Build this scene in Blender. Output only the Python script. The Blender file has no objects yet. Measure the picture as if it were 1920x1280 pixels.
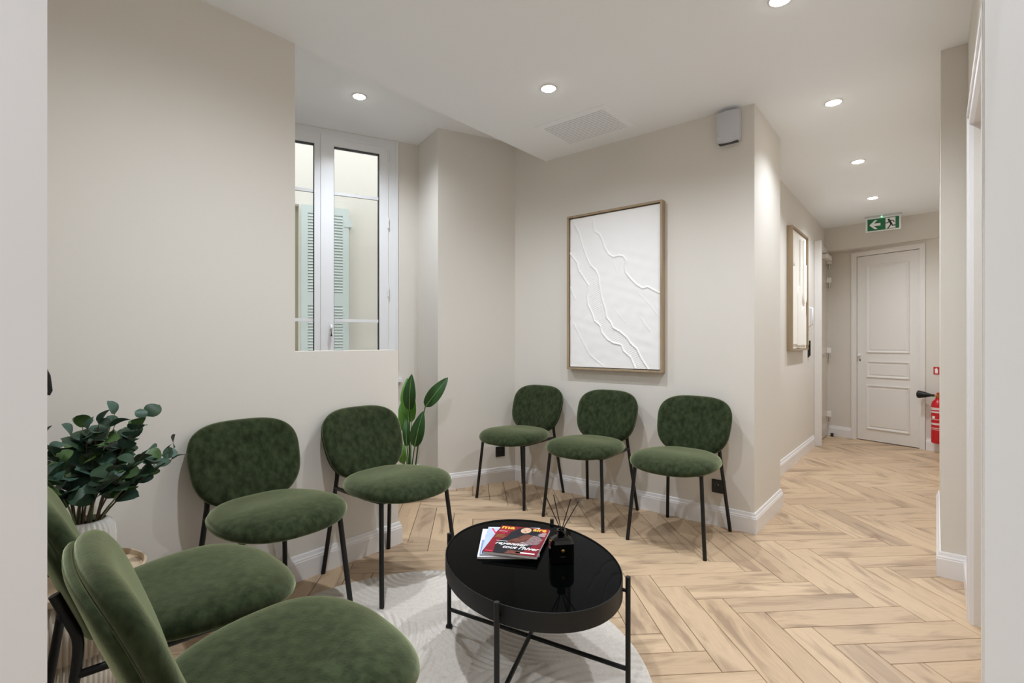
import bpy, math, random
import numpy as np
from mathutils import Matrix, Vector

# ------------------------------------------------------------------ camera, world, exposure
SC = bpy.context.scene
COL = SC.collection
YAW = math.radians(39.69)
cam_d = bpy.data.cameras.new('camera'); cam = bpy.data.objects.new('camera', cam_d)
COL.objects.link(cam)
cam.location = (0, 0, 1.15); cam.rotation_euler = (math.radians(90), 0, YAW)
cam_d.sensor_fit = 'HORIZONTAL'; cam_d.sensor_width = 36; cam_d.lens = 958 / 1920 * 36
cam_d.clip_start = 0.01
SC.camera = cam

world = bpy.data.worlds.new('overcast_sky'); SC.world = world; world.use_nodes = True
world.node_tree.nodes['Background'].inputs[0].default_value = (0.97, 0.985, 1.0, 1)
world.node_tree.nodes['Background'].inputs[1].default_value = 1.5
SC.view_settings.view_transform = 'Standard'
SC.view_settings.look = 'None'
SC.view_settings.gamma = 1
SC.view_settings.use_curve_mapping = False
SC.view_settings.exposure = 0.42
try:
    SC.cycles.use_denoising = True
    SC.cycles.max_bounces = 12; SC.cycles.diffuse_bounces = 8; SC.cycles.transparent_max_bounces = 16
    SC.cycles.caustics_reflective = False; SC.cycles.caustics_refractive = False
    SC.cycles.sample_clamp_indirect = 6
except Exception:
    pass
SPOT_W = 60.0         # watts of one recessed ceiling downlight
SPOT_COL = (0.855, 0.92, 1.0)

random.seed(4)

# ------------------------------------------------------------------ materials
def lin(c):
    return tuple((v / 255 / 12.92 if v <= 10 else ((v / 255 + .055) / 1.055) ** 2.4) for v in c) + (1,)

MATS = {}
def mat(name, rgb, rough=.5, metal=0.0, spec=.5, sheen=0, sheen_tint=None, noise=None, bump=None, emit=None, coat=0):
    m = bpy.data.materials.new(name); m.use_nodes = True; MATS[name] = m
    nt = m.node_tree; b = nt.nodes['Principled BSDF']
    b.inputs['Base Color'].default_value = lin(rgb)
    b.inputs['Roughness'].default_value = rough
    b.inputs['Metallic'].default_value = metal
    b.inputs['Specular IOR Level'].default_value = spec
    if coat: b.inputs['Coat Weight'].default_value = coat
    if sheen:
        b.inputs['Sheen Weight'].default_value = sheen
        b.inputs['Sheen Roughness'].default_value = .4
        if sheen_tint: b.inputs['Sheen Tint'].default_value = lin(sheen_tint)
    if emit:
        b.inputs['Emission Color'].default_value = lin(emit[0]); b.inputs['Emission Strength'].default_value = emit[1]
    tc = nt.nodes.new('ShaderNodeTexCoord')
    if noise:                                  # (scale, second rgb, detail, stretch)
        sc, rgb2, det, st = noise
        mp = nt.nodes.new('ShaderNodeMapping'); mp.inputs['Scale'].default_value = st
        nt.links.new(tc.outputs['Object'], mp.inputs['Vector'])
        n = nt.nodes.new('ShaderNodeTexNoise'); n.inputs['Scale'].default_value = sc; n.inputs['Detail'].default_value = det
        nt.links.new(mp.outputs[0], n.inputs['Vector'])
        r = nt.nodes.new('ShaderNodeValToRGB'); r.color_ramp.elements[0].position = .32; r.color_ramp.elements[1].position = .68
        r.color_ramp.elements[0].color = lin(rgb); r.color_ramp.elements[1].color = lin(rgb2)
        nt.links.new(n.outputs['Fac'], r.inputs['Fac']); nt.links.new(r.outputs['Color'], b.inputs['Base Color'])
    if bump:                                   # (scale, strength)
        n2 = nt.nodes.new('ShaderNodeTexNoise'); n2.inputs['Scale'].default_value = bump[0]; n2.inputs['Detail'].default_value = 6
        nt.links.new(tc.outputs['Object'], n2.inputs['Vector'])
        bp = nt.nodes.new('ShaderNodeBump'); bp.inputs['Strength'].default_value = bump[1]; bp.inputs['Distance'].default_value = .004
        nt.links.new(n2.outputs['Fac'], bp.inputs['Height']); nt.links.new(bp.outputs[0], b.inputs['Normal'])
    return m

mat('wall_paint', (219, 214, 206), .75, spec=.25, bump=(260, .04))
mat('ceiling_paint', (241, 244, 247), .8, spec=.2)
mat('white_gloss', (232, 230, 230), .32, spec=.45)
mat('white_matt', (228, 226, 224), .7, spec=.25)
mat('white_satin', (226, 222, 218), .45, spec=.4)
mat('door_white', (228, 225, 221), .4, spec=.4)
mat('greige_door', (204, 196, 182), .22, spec=.5)
mat('pvc', (228, 229, 231), .3, spec=.5)
mat('rubber', (60, 60, 60), .6)
mat('velvet', (29, 37, 22), .95, spec=.05, sheen=1.0, sheen_tint=(204, 214, 172), noise=(40, (54, 63, 42), 10, (1, 1, .7)), bump=(160, .14))
mat('black_metal', (16, 18, 18), .42, spec=.4)
mat('black_satin', (20, 21, 20), .5, spec=.35)
mat('black_glass', (2, 3, 3), .04, spec=.02)
mat('black_plastic', (15, 15, 15), .4)
mat('black_bottle', (5, 5, 5), .05, spec=.6)
mat('gold', (200, 165, 80), .3, metal=1)
mat('reed', (22, 16, 12), .7)
mat('oak_frame', (168, 148, 120), .55, noise=(30, (150, 130, 104), 4, (1, 1, .12)))
mat('canvas', (243, 242, 241), .85, spec=.15, bump=(420, .12))
mat('relief_cream', (243, 239, 231), .85, spec=.15)
mat('rug', (226, 219, 210), .95, spec=.1, sheen=.15, noise=(90, (214, 206, 197), 5, (1, 1, 1)), bump=(700, .15))
mat('ceramic', (238, 236, 231), .3, spec=.5)
mat('soil', (55, 42, 32), .95)
mat('branch', (84, 66, 50), .8)
mat('twig_green', (108, 124, 78), .7)
mat('leaf_blue', (46, 72, 58), .5, spec=.35, noise=(25, (68, 94, 80), 4, (1, 1, 1)))
mat('leaf_dark', (34, 58, 40), .5, spec=.35, noise=(25, (48, 72, 50), 4, (1, 1, 1)))
mat('leaf_fresh', (56, 82, 42), .5, spec=.35, noise=(25, (72, 98, 52), 4, (1, 1, 1)))
mat('palm_dark', (32, 66, 28), .4, spec=.4, noise=(20, (46, 86, 38), 3, (1, 1, .2)))
mat('palm_fresh', (72, 124, 38), .4, spec=.4, noise=(20, (94, 146, 52), 3, (1, 1, .2)))
mat('palm_rib', (112, 146, 84), .5)
mat('grey_pot', (120, 118, 114), .7)
mat('table_oak', (212, 192, 164), .45, noise=(9, (196, 174, 146), 6, (1, 6, 1)))
mat('flute', (208, 196, 178), .6)
mat('plastic_grey', (196, 197, 202), .35)
mat('plastic_white', (232, 232, 232), .35)
mat('chrome', (200, 200, 200), .15, metal=1)
mat('red', (196, 22, 34), .3)
mat('sign_red', (196, 28, 34), .5)
mat('sign_white', (238, 238, 236), .5)
mat('label_pale', (226, 206, 204), .5)
mat('sign_green', (0, 104, 62), .35)
mat('sign_dark', (16, 30, 22), .5)
mat('acrylic', (226, 230, 228), .15, spec=.5)
mat('green_led', (120, 255, 190), .4, emit=((120, 255, 190), 6))
mat('lamp_lens', (255, 255, 255), .4, emit=((255, 250, 240), 26))
mat('brass', (190, 130, 70), .35, metal=1)
mat('facade', (234, 230, 223), .9, spec=.1)
mat('mint', (214, 226, 226), .6)
mat('olive_curtain', (150, 146, 122), .9)
mat('sub_floor', (84, 66, 50), .9)
mat('paper', (226, 222, 218), .7)
mat('mag_blue', (120, 138, 190), .35, noise=(30, (150, 168, 214), 3, (1, 1, 1)))
mat('mag_sky', (190, 208, 232), .3, noise=(16, (170, 190, 224), 3, (1, 1, 1)))
mat('mag_white', (236, 234, 236), .35)
mat('mag_red', (136, 18, 38), .5, spec=.2, noise=(14, (112, 16, 32), 3, (1, 1, 1)))
mat('mag_dark', (22, 22, 32), .5, spec=.2)
mat('mag_brown', (124, 70, 52), .5, spec=.2, noise=(70, (78, 46, 44), 4, (1, 1, 1)))
mat('mag_fur', (98, 72, 74), .5, spec=.2, noise=(150, (150, 128, 130), 5, (1, 1, 1)))
mat('mag_skin', (206, 172, 144), .35)
mat('ink_white', (240, 238, 236), .4)
mat('ink_yellow', (248, 190, 60), .4)
mat('ink_pink', (220, 40, 80), .4)
mat('ink_black', (20, 20, 22), .4)
mat('ink_olive', (150, 130, 60), .4)
mat('vent_shadow', (120, 119, 116), .9)
mat('dark_void', (30, 30, 28), .9)

# glass: thin pane, clear with a Fresnel reflection
def glass_mat():
    m = bpy.data.materials.new('window_glass'); m.use_nodes = True; MATS['window_glass'] = m
    nt = m.node_tree; nt.nodes.clear()
    o = nt.nodes.new('ShaderNodeOutputMaterial'); mx = nt.nodes.new('ShaderNodeMixShader')
    t = nt.nodes.new('ShaderNodeBsdfTransparent'); t.inputs[0].default_value = (.95, .965, .955, 1)
    g = nt.nodes.new('ShaderNodeBsdfGlossy'); g.inputs['Roughness'].default_value = .0
    fr = nt.nodes.new('ShaderNodeFresnel'); fr.inputs['IOR'].default_value = 1.5
    nt.links.new(fr.outputs[0], mx.inputs[0]); nt.links.new(t.outputs[0], mx.inputs[1]); nt.links.new(g.outputs[0], mx.inputs[2])
    nt.links.new(mx.outputs[0], o.inputs[0])
glass_mat()

# oak planks: tone by piece, grain and dark heart streaks along the piece
def plank_mat():
    m = bpy.data.materials.new('oak_plank'); m.use_nodes = True; MATS['oak_plank'] = m
    nt = m.node_tree; N = nt.nodes.new; L = nt.links.new; b = nt.nodes['Principled BSDF']
    b.inputs['Roughness'].default_value = .42; b.inputs['Specular IOR Level'].default_value = .35
    tc = N('ShaderNodeTexCoord'); oi = N('ShaderNodeObjectInfo')
    mul = N('ShaderNodeMath'); mul.operation = 'MULTIPLY'; mul.inputs[1].default_value = 61.0; L(oi.outputs['Random'], mul.inputs[0])
    cmb = N('ShaderNodeCombineXYZ'); L(mul.outputs[0], cmb.inputs[0]); L(mul.outputs[0], cmb.inputs[1])
    add = N('ShaderNodeVectorMath'); add.operation = 'ADD'; L(tc.outputs['Object'], add.inputs[0]); L(cmb.outputs[0], add.inputs[1])
    def noise(scale, stretch, det, rough=.55):
        mp = N('ShaderNodeMapping'); mp.inputs['Scale'].default_value = stretch; L(add.outputs[0], mp.inputs['Vector'])
        n = N('ShaderNodeTexNoise'); n.inputs['Scale'].default_value = scale; n.inputs['Detail'].default_value = det
        n.inputs['Roughness'].default_value = rough; n.inputs['Distortion'].default_value = .6
        L(mp.outputs[0], n.inputs['Vector']); return n
    def ramp(n, stops):
        r = N('ShaderNodeValToRGB')
        while len(r.color_ramp.elements) < len(stops): r.color_ramp.elements.new(.5)
        for e, (p, c) in zip(r.color_ramp.elements, stops): e.position = p; e.color = c
        L(n, r.inputs['Fac']); return r
    base = ramp(oi.outputs['Random'], [(0, lin((202, 174, 141))), (.3, lin((214, 187, 154))), (.55, lin((194, 166, 135))), (.8, lin((208, 181, 149))), (1, lin((184, 159, 132)))])
    streak = ramp(noise(3.2, (.9, 4.2, 1), 3).outputs['Fac'], [(0, (0, 0, 0, 1)), (.50, (0, 0, 0, 1)), (.68, (1, 1, 1, 1))])
    grain = ramp(noise(16, (.7, 11, 1), 6, .65).outputs['Fac'], [(.3, (0, 0, 0, 1)), (.72, (1, 1, 1, 1))])
    def mix(fac, a, c, k):
        s = N('ShaderNodeMath'); s.operation = 'MULTIPLY'; s.inputs[1].default_value = k; L(fac, s.inputs[0])
        x = N('ShaderNodeMix'); x.data_type = 'RGBA'; L(s.outputs[0], x.inputs['Factor']); L(a, x.inputs['A']); x.inputs['B'].default_value = c
        return x.outputs['Result']
    c1 = mix(streak.outputs['Color'], base.outputs['Color'], lin((136, 112, 92)), .72)
    c2 = mix(grain.outputs['Color'], c1, lin((160, 136, 112)), .42)
    kn = N('ShaderNodeTexVoronoi'); kn.inputs['Scale'].default_value = 2.6
    mp = N('ShaderNodeMapping'); mp.inputs['Scale'].default_value = (.8, 1.8, 1); L(add.outputs[0], mp.inputs['Vector']); L(mp.outputs[0], kn.inputs['Vector'])
    knot = ramp(kn.outputs['Distance'], [(0, (1, 1, 1, 1)), (.035, (.8, .8, .8, 1)), (.10, (0, 0, 0, 1))])
    c3 = mix(knot.outputs['Color'], c2, lin((120, 94, 72)), .6)
    L(c3, b.inputs['Base Color'])
plank_mat()

# ------------------------------------------------------------------ mesh helpers
class MB:
    def __init__(self): self.v = []; self.f = []
    def add(self, vs, fs, M=None):
        o = len(self.v)
        if M is not None: vs = [tuple(M @ Vector(p)) for p in vs]
        self.v += [tuple(p) for p in vs]; self.f += [tuple(i + o for i in q) for q in fs]; return self
    def box(self, x0, x1, y0, y1, z0, z1, M=None):
        return self.add([(x0, y0, z0), (x1, y0, z0), (x1, y1, z0), (x0, y1, z0), (x0, y0, z1), (x1, y0, z1), (x1, y1, z1), (x0, y1, z1)],
                        [(3, 2, 1, 0), (4, 5, 6, 7), (0, 1, 5, 4), (1, 2, 6, 5), (2, 3, 7, 6), (3, 0, 4, 7)], M)
    def cbox(self, x0, x1, y0, y1, z0, z1, c, M=None):
        """box with all edges chamfered by c"""
        vs = []; fs = []
        X = (x0, x1); Y = (y0, y1); Z = (z0, z1); s = (1, -1)
        idx = {}
        for i in (0, 1):
            for j in (0, 1):
                for k in (0, 1):
                    for ax in range(3):
                        p = [X[i] + s[i] * c, Y[j] + s[j] * c, Z[k] + s[k] * c]
                        p[ax] = (X[i], Y[j], Z[k])[ax]
                        idx[i, j, k, ax] = len(vs); vs.append(tuple(p))
        g = lambda i, j, k, a: idx[i, j, k, a]
        for i in (0, 1):
            q = [g(i, 0, 0, 0), g(i, 1, 0, 0), g(i, 1, 1, 0), g(i, 0, 1, 0)]; fs.append(q if i else q[::-1])
            q = [g(0, i, 0, 1), g(0, i, 1, 1), g(1, i, 1, 1), g(1, i, 0, 1)]; fs.append(q if i else q[::-1])
            q = [g(0, 0, i, 2), g(1, 0, i, 2), g(1, 1, i, 2), g(0, 1, i, 2)]; fs.append(q if i else q[::-1])
        for j in (0, 1):
            for k in (0, 1):
                fs.append([g(0, j, k, 1), g(1, j, k, 1), g(1, j, k, 2), g(0, j, k, 2)])
                fs.append([g(j, 0, k, 0), g(j, 1, k, 0), g(j, 1, k, 2), g(j, 0, k, 2)])
                fs.append([g(j, k, 0, 0), g(j, k, 1, 0), g(j, k, 1, 1), g(j, k, 0, 1)])
                for i in (0, 1): fs.append([g(i, j, k, 0), g(i, j, k, 1), g(i, j, k, 2)])
        return self.add(vs, fs, M)
    def prism(self, poly, z0, z1, M=None):
        n = len(poly)
        return self.add([(x, y, z0) for x, y in poly] + [(x, y, z1) for x, y in poly],
                        [tuple(range(n))[::-1], tuple(range(n, 2 * n))] + [(i, (i + 1) % n, n + (i + 1) % n, n + i) for i in range(n)], M)
    def tube(self, pts, r, n=10, M=None, caps=True):
        pts = [Vector(p) for p in pts]; rs = r if isinstance(r, (list, tuple)) else [r] * len(pts)
        vs = []; fs = []; ref = None
        for i, p in enumerate(pts):
            d = (pts[min(i + 1, len(pts) - 1)] - pts[max(i - 1, 0)]).normalized()
            if ref is None:
                ref = Vector((0, 0, 1)) if abs(d.z) < .9 else Vector((1, 0, 0))
            a = d.cross(ref).normalized(); b = d.cross(a).normalized(); ref = -b if False else ref
            for k in range(n):
                t = 2 * math.pi * k / n
                vs.append(tuple(p + (a * math.cos(t) + b * math.sin(t)) * rs[i]))
        for i in range(len(pts) - 1):
            for k in range(n):
                fs.append((i * n + k, i * n + (k + 1) % n, (i + 1) * n + (k + 1) % n, (i + 1) * n + k))
        if caps: fs.append(tuple(range(n))[::-1]); fs.append(tuple(range((len(pts) - 1) * n, len(pts) * n)))
        return self.add(vs, fs, M)
    def lathe(self, prof, n=32, M=None, flute=None):
        """profile (r, z); flute=(count, depth) ribs the radius"""
        vs = []; fs = []; m = len(prof)
        for k in range(n):
            t = 2 * math.pi * k / n
            for (r, z) in prof:
                rr = r
                if flute and r > flute[2]: rr = r - flute[1] * (1 - abs(math.sin(flute[0] * t / 2)))
                vs.append((rr * math.cos(t), rr * math.sin(t), z))
        for k in range(n):
            for i in range(m - 1):
                k2 = (k + 1) % n
                fs.append((k * m + i, k2 * m + i, k2 * m + i + 1, k * m + i + 1))
        return self.add(vs, fs, M)
    def sweep(self, prof, path, M=None, closed=False):
        """profile (d, z) swept along a plan path; d is to the left of travel, mitred"""
        P = [Vector((p[0], p[1])) for p in path]; n = len(P); m = len(prof); vs = []; fs = []
        for i in range(n):
            if closed: a = (P[i] - P[i - 1]).normalized(); b = (P[(i + 1) % n] - P[i]).normalized()
            else:
                a = (P[i] - P[i - 1]).normalized() if i else (P[1] - P[0]).normalized()
                b = (P[i + 1] - P[i]).normalized() if i < n - 1 else a
            na = Vector((-a.y, a.x)); nb = Vector((-b.y, b.x)); mm = (na + nb); mm = mm / max(mm.dot(na), .2)
            for d, z in prof: q = P[i] + mm * d; vs.append((q.x, q.y, z))
        for i in range(n if closed else n - 1):
            j = (i + 1) % n
            for k in range(m):
                k2 = (k + 1) % m
                fs.append((i * m + k, j * m + k, j * m + k2, i * m + k2))
        if not closed: fs.append(tuple(range(m))); fs.append(tuple(range((n - 1) * m, n * m))[::-1])
        return self.add(vs, fs, M)
    def mesh(self, name, m, smooth=False, fix=True):
        me = bpy.data.meshes.new(name); me.from_pydata(self.v, [], self.f)
        if fix:
            import bmesh
            bm = bmesh.new(); bm.from_mesh(me); bmesh.ops.recalc_face_normals(bm, faces=bm.faces); bm.to_mesh(me); bm.free()
        me.materials.append(MATS[m])
        if smooth:
            for p in me.polygons: p.use_smooth = True
            if smooth != 'all':
                try: me.set_sharp_from_angle(angle=math.radians(38))
                except Exception: pass
        me.update(); return me
    def build(self, name, m, parent=None, smooth=False, loc=None, rotz=0):
        return link(name, self.mesh(name, m, smooth), parent, loc, rotz)

def link(name, me, parent=None, loc=None, rotz=0):
    o = bpy.data.objects.new(name, me); COL.objects.link(o)
    if loc is not None: o.location = loc
    if rotz: o.rotation_euler = (0, 0, rotz)
    if parent: o.parent = parent
    return o
def tag(o, label, cat, group=None):
    o['label'] = label; o['category'] = cat
    if group: o['group'] = group
    return o
def struct(o, label=None):
    o['kind'] = 'structure'
    if label: o['label'] = label
    return o
def thing(name, label, cat, loc=(0, 0, 0), rotz=0, group=None):
    o = bpy.data.objects.new(name, None); COL.objects.link(o); o.empty_display_size = .1
    o.location = loc; o.rotation_euler = (0, 0, rotz)
    return tag(o, label, cat, group)
def sempty(name, label, loc=(0, 0, 0), rotz=0):
    o = bpy.data.objects.new(name, None); COL.objects.link(o); o.empty_display_size = .1
    o.location = loc; o.rotation_euler = (0, 0, rotz); return struct(o, label)
def copy_tree(o, parent=None):
    c = o.copy(); COL.objects.link(c); c.parent = parent
    for ch in list(o.children): copy_tree(ch, c)
    return c
def Mloc(x, y, z=0, rz=0, rx=0, ry=0):
    return Matrix.Translation((x, y, z)) @ Matrix.Rotation(rz, 4, 'Z') @ Matrix.Rotation(ry, 4, 'Y') @ Matrix.Rotation(rx, 4, 'X')
def text_part(s, size, m, parent, M, name='lettering', shear=0, ext=.0003, align='LEFT', xs=1.0, bold=0.0):
    cu = bpy.data.curves.new('t', 'FONT'); cu.body = s; cu.size = size; cu.extrude = ext; cu.shear = shear; cu.align_x = align
    cu.offset = bold; cu.resolution_u = 2
    t = bpy.data.objects.new('t', cu); COL.objects.link(t)
    bpy.context.view_layer.update()
    me = bpy.data.meshes.new_from_object(t.evaluated_get(bpy.context.evaluated_depsgraph_get()))
    bpy.data.objects.remove(t); me.name = name
    me.transform(M @ Matrix.Diagonal((xs, 1, 1, 1))); me.materials.clear(); me.materials.append(MATS[m])
    return link(name, me, parent)

# ------------------------------------------------------------------ the setting
CE = 2.577                 # waiting-room ceiling
CH = 2.796                 # ceiling of the window niche
ANG = math.radians(23)     # the facade wall runs at an angle
ex, ey = math.sin(ANG), math.cos(ANG)
PX = -2.365                # face of the partition wall
AY = 3.285                 # face of the wall with the large artwork
A0 = (-2.692, AY)          # inner corner of the artwork wall and the niche pier
Q1 = (A0[0] - .672 * ex, A0[1] - .672 * ey)
Q2 = (-3.345, 2.795)
def wl(s, n=0): return (Q2[0] - s * ex - n * ey, Q2[1] - s * ey + n * ex)   # along the window wall, n outwards

# floor slab and herringbone planks
fl = struct(MB().box(-4.3, 1.4, -2.3, 7.9, -.06, -.012).build('floor', 'sub_floor'), 'light oak herringbone floor of the waiting room and corridor')
struct(MB().box(-1.9, 1.3, -2.2, -.12, -.012, 0).build('floor_behind', 'table_oak'), 'floor of the room behind the doorway')
PW, PL, GAP = .124, .618, .0014
pm = MB(); c = .0012
b0, b1 = GAP, PW - GAP; a0, a1 = GAP, PL - GAP
pm.add([(a0, b0, -.013), (a1, b0, -.013), (a1, b1, -.013), (a0, b1, -.013), (a0, b0, -c), (a1, b0, -c), (a1, b1, -c), (a0, b1, -c),
        (a0 + c, b0 + c, 0), (a1 - c, b0 + c, 0), (a1 - c, b1 - c, 0), (a0 + c, b1 - c, 0)],
       [(0, 1, 5, 4), (1, 2, 6, 5), (2, 3, 7, 6), (3, 0, 4, 7), (4, 5, 9, 8), (5, 6, 10, 9), (6, 7, 11, 10), (7, 4, 8, 11), (8, 9, 10, 11)])
plank_me = pm.mesh('plank', 'oak_plank')
ROT = math.radians(-1.0)
U = Vector((math.cos(math.radians(45) + ROT), math.sin(math.radians(45) + ROT)))
V = Vector((math.cos(math.radians(-45) + ROT), math.sin(math.radians(-45) + ROT)))
ORG = Vector((-1.001, 2.280))
def in_room(x, y):
    if -2.6 < x < .42 and -.16 < y < 3.5: return True
    if -3.5 < x <= -2.6 and 1.7 < y < 3.4: return y - 1.7 > (-2.6 - x) * .9
    return -1.3 < x < .45 and 3.5 <= y < 7.5
rnd = random.Random(11); npl = 0
for i in range(-60, 60):
    for j in range(-14, 14):
        base = ORG + U * (PW * i + PL * j) + V * (PW * i - PL * j)
        for kind in (0, 1):
            if kind == 0: o = base + U * 0; ang = math.radians(-45) + ROT; cen = base + U * PW / 2 + V * PL / 2; pos = base   # along V, width along U
            else: cen = base + U * (PW + PL / 2) + V * PW / 2; ang = math.radians(45) + ROT; pos = base + U * PW + V * PW
            if in_room(cen.x, cen.y):
                p = link('plank', plank_me, fl, (pos.x, pos.y, 0), ang); npl += 1
print('planks', npl)

# ceilings
struct(MB().box(-2.38, .6, -2.3, 3.45, CE, CE + .3).build('ceiling', 'ceiling_paint'), 'white ceiling of the waiting room with recessed downlights')
struct(MB().prism([(-2.385, .3), (-2.385, 3.6), (-3.0, 3.6), wl(-.15, .2), wl(1.75, .2), (-3.6, .3)], CH, CH + .1).build('ceiling_niche', 'ceiling_paint'), 'higher white ceiling above the window niche')
cc = MB()      # the corridor ceiling falls slightly towards the far end
cc.add([(-1.6, 3.45, CE), (.8, 3.45, CE), (.8, 7.9, 2.492), (-1.6, 7.9, 2.492), (-1.6, 3.45, CE + .15), (.8, 3.45, CE + .15), (.8, 7.9, 2.65), (-1.6, 7.9, 2.65)],
       [(3, 2, 1, 0), (4, 5, 6, 7), (0, 1, 5, 4), (1, 2, 6, 5), (2, 3, 7, 6), (3, 0, 4, 7)])
struct(cc.build('ceiling_corridor', 'ceiling_paint'), 'white corridor ceiling')
def cz(y): return CE if y < 3.45 else CE + (2.492 - CE) * (y - 3.45) / (7.9 - 3.45)

# walls
def wall(name, mb, label): return struct(mb.build(name, 'wall_paint'), label)
wall('wall_back', MB().prism([A0, (-.838, AY), (-.838, 3.945), (-1.037, 3.945), (-1.037, 6.42), (-1.25, 6.42), (-1.25, 4.2), (-2.9, 4.2), (-2.9, 3.5), (A0[0] - .08, A0[1] + .03)], 0, CH + .02), 'greige wall with the large white artwork, turning into the corridor')
wall('wall_pier', MB().prism([A0, (A0[0] + .05, 3.45), (Q2[0] - .12, 3.45), Q2, Q1][::-1], 0, CH + .02), 'greige pier wall of the window niche')
# partition: full height, then a half-height end in front of the window
half = 1.102; YF = 1.221; YE = 1.832
Mx = Matrix(((0, 0, 1, 0), (1, 0, 0, 0), (0, 1, 0, 0), (0, 0, 0, 1)))      # profile (y,z) extruded along x
wall('wall_left', MB().prism([(.05, 0), (YE, 0), (YE, half), (YF, half), (YF, CH + .01), (.05, CH + .01)], PX - .115, PX, Mx), 'greige partition wall that drops to a half wall in front of the window')
# window wall with opening
WR, WL, WB, WT = .174, 1.312, .85, 2.790
ww = MB()
def wseg(s0, s1, z0, z1): ww.prism([wl(s0), wl(s1), wl(s1, .25), wl(s0, .25)], z0, z1)
wseg(-.12, WR, 0, CH + .02); wseg(WL, WL + .3, 0, CH + .02); wseg(WR, WL, 0, WB); wseg(WR, WL, WT, CH + .05)
wall('wall_window', ww, 'greige facade wall around the casement window')
wall('wall_niche_end', MB().prism([wl(WL + .06, 0), wl(WL + .2, 0), (PX - .1, .55), (PX - .1, .75)], 0, CH + .02), 'end wall of the window niche')
# wall with the doorway the picture is taken from
DJ = -.745
wall('wall_front', MB().box(PX - .1, DJ - .02, -.1, .1, 0, CE).box(.14, .4, -.1, .1, 0, CE).box(DJ - .02, .14, -.1, .1, 2.12, CE), 'wall with the doorway in the foreground')
wall('wall_right', MB().box(.118, .4, .1, 2.0, 0, CE).box(.118, .4, 2.79, 3.275, 0, CE).box(.118, .4, 2.0, 2.79, 2.034, CE).box(.26, .4, 2.0, 2.79, 0, 2.034), 'greige right-hand wall with a door')
wall('wall_corridor_right', MB().box(.018, .4, 3.275, 4.6, 0, CE).box(.3, .4, 4.6, 7.2, 0, CE), 'pier and right-hand wall of the corridor')
DA = math.radians(-20.6); DO = (-1.045, 7.352)
MD = Mloc(DO[0], DO[1], 0, DA)           # frame of the end wall: x along, -y into the corridor
DL0, DL1, DH = .352, .972, 2.142          # leaf span and height
wd = MB().box(-.4, DL0 - .005, 0, .2, 0, 2.6, MD).box(DL1 + .005, 1.9, 0, .2, 0, 2.6, MD).box(DL0 - .005, DL1 + .005, 0, .2, DH + .005, 2.6, MD).box(DL0 - .005, DL1 + .005, .12, .2, 0, DH + .005, MD)
wall('wall_end', wd, 'greige end wall of the corridor')
wall('trim_1', MB().prism([(-1.04, 7.15), (.4, 6.86), (.4, 7.3), (-1.04, 7.6)], 2.232, 2.60), 'greige boxed beam under the corridor ceiling')
wall('wall_corridor_left', MB().box(-1.3, -1.037, 6.42, 6.47, 0, 2.6).box(-1.3, -1.03, 7.27, 7.6, 0, 2.6).box(-1.3, -1.037, 6.47, 7.27, 2.262, 2.6).box(-1.3, -1.12, 6.47, 7.27, 0, 2.262), 'left wall at the corridor end')
wall('wall_behind', MB().box(-1.9, 1.3, -2.3, -2.2, 0, CE).box(-2.0, -1.9, -2.3, -.1, 0, CE).box(.5, .6, -2.3, -.1, 0, CE).box(-1.9, PX + .4, -.1, 0, 0, CE), 'walls of the room behind the doorway')

# baseboards: stepped profile
BB = [(0, 0), (.017, 0), (.017, .088), (.0145, .092), (.0145, .098), (.010, .104), (.007, .118), (.004, .122), (0, .122)]
def bboard(name, path, label): return struct(MB().sweep(BB, path).build(name, 'white_gloss'), label)
bboard('baseboard_back', [(-1.037, 6.42), (-1.037, 3.945), (-.838, 3.945), (-.838, AY), A0, Q1, Q2, wl(.9)], 'white baseboard along the artwork wall and niche')
bboard('baseboard_left', [(PX - .115, YE), (PX, YE), (PX, .1), (DJ - .09, .1)][::1], 'white baseboard along the partition')
bboard('baseboard_right', [(.118, 2.865), (.118, 3.275), (.018, 3.275), (.018, 4.6)], 'white baseboard around the corridor pier')
bboard('baseboard_right_near', [(.118, .1), (.118, 1.925)], 'white baseboard on the right wall')
for nm, s0, s1 in (('baseboard_end_left', .02, DL0 - .055), ('baseboard_end_right', DL1 + .062, 1.55)):
    p0 = MD @ Vector((s0, 0, 0)); p1 = MD @ Vector((s1, 0, 0))
    bboard(nm, [(p1.x, p1.y), (p0.x, p0.y)], 'white baseboard of the corridor end wall')

# casings of doors
def casing(name, s0, s1, zt, w, M, label, mt='white_gloss', t=.02):
    mb = MB()
    for (a, b) in ((s0 - w, s0), (s1, s1 + w)):
        mb.box(a, b, -t * .7, 0, 0, zt, M)
    mb.box(s0 - w, s1 + w, -t * .7, 0, zt, zt + w, M)
    e_ = .0006; mb.box(s0 - w - e_, s0 - w * .62, -t, -.0006, .0, zt + w + e_, M).box(s1 + w * .62, s1 + w + e_, -t, -.0006, .0, zt + w + e_, M).box(s0 - w * .62, s1 + w * .62, -t, -.0006, zt + w * .62, zt + w + e_, M)
    return struct(mb.build(name, mt), label)
casing('trim_2', DL0 - .004, DL1 + .004, DH + .004, .05, MD, 'white casing of the panelled corridor door', 'door_white', .022)
MR = Mloc(.118, 2.79, 0, math.radians(-90))      # right wall: x runs towards the camera
casing('trim_3', 0, .79, 2.034, .066, MR, 'white casing of the door in the right wall')
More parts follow.
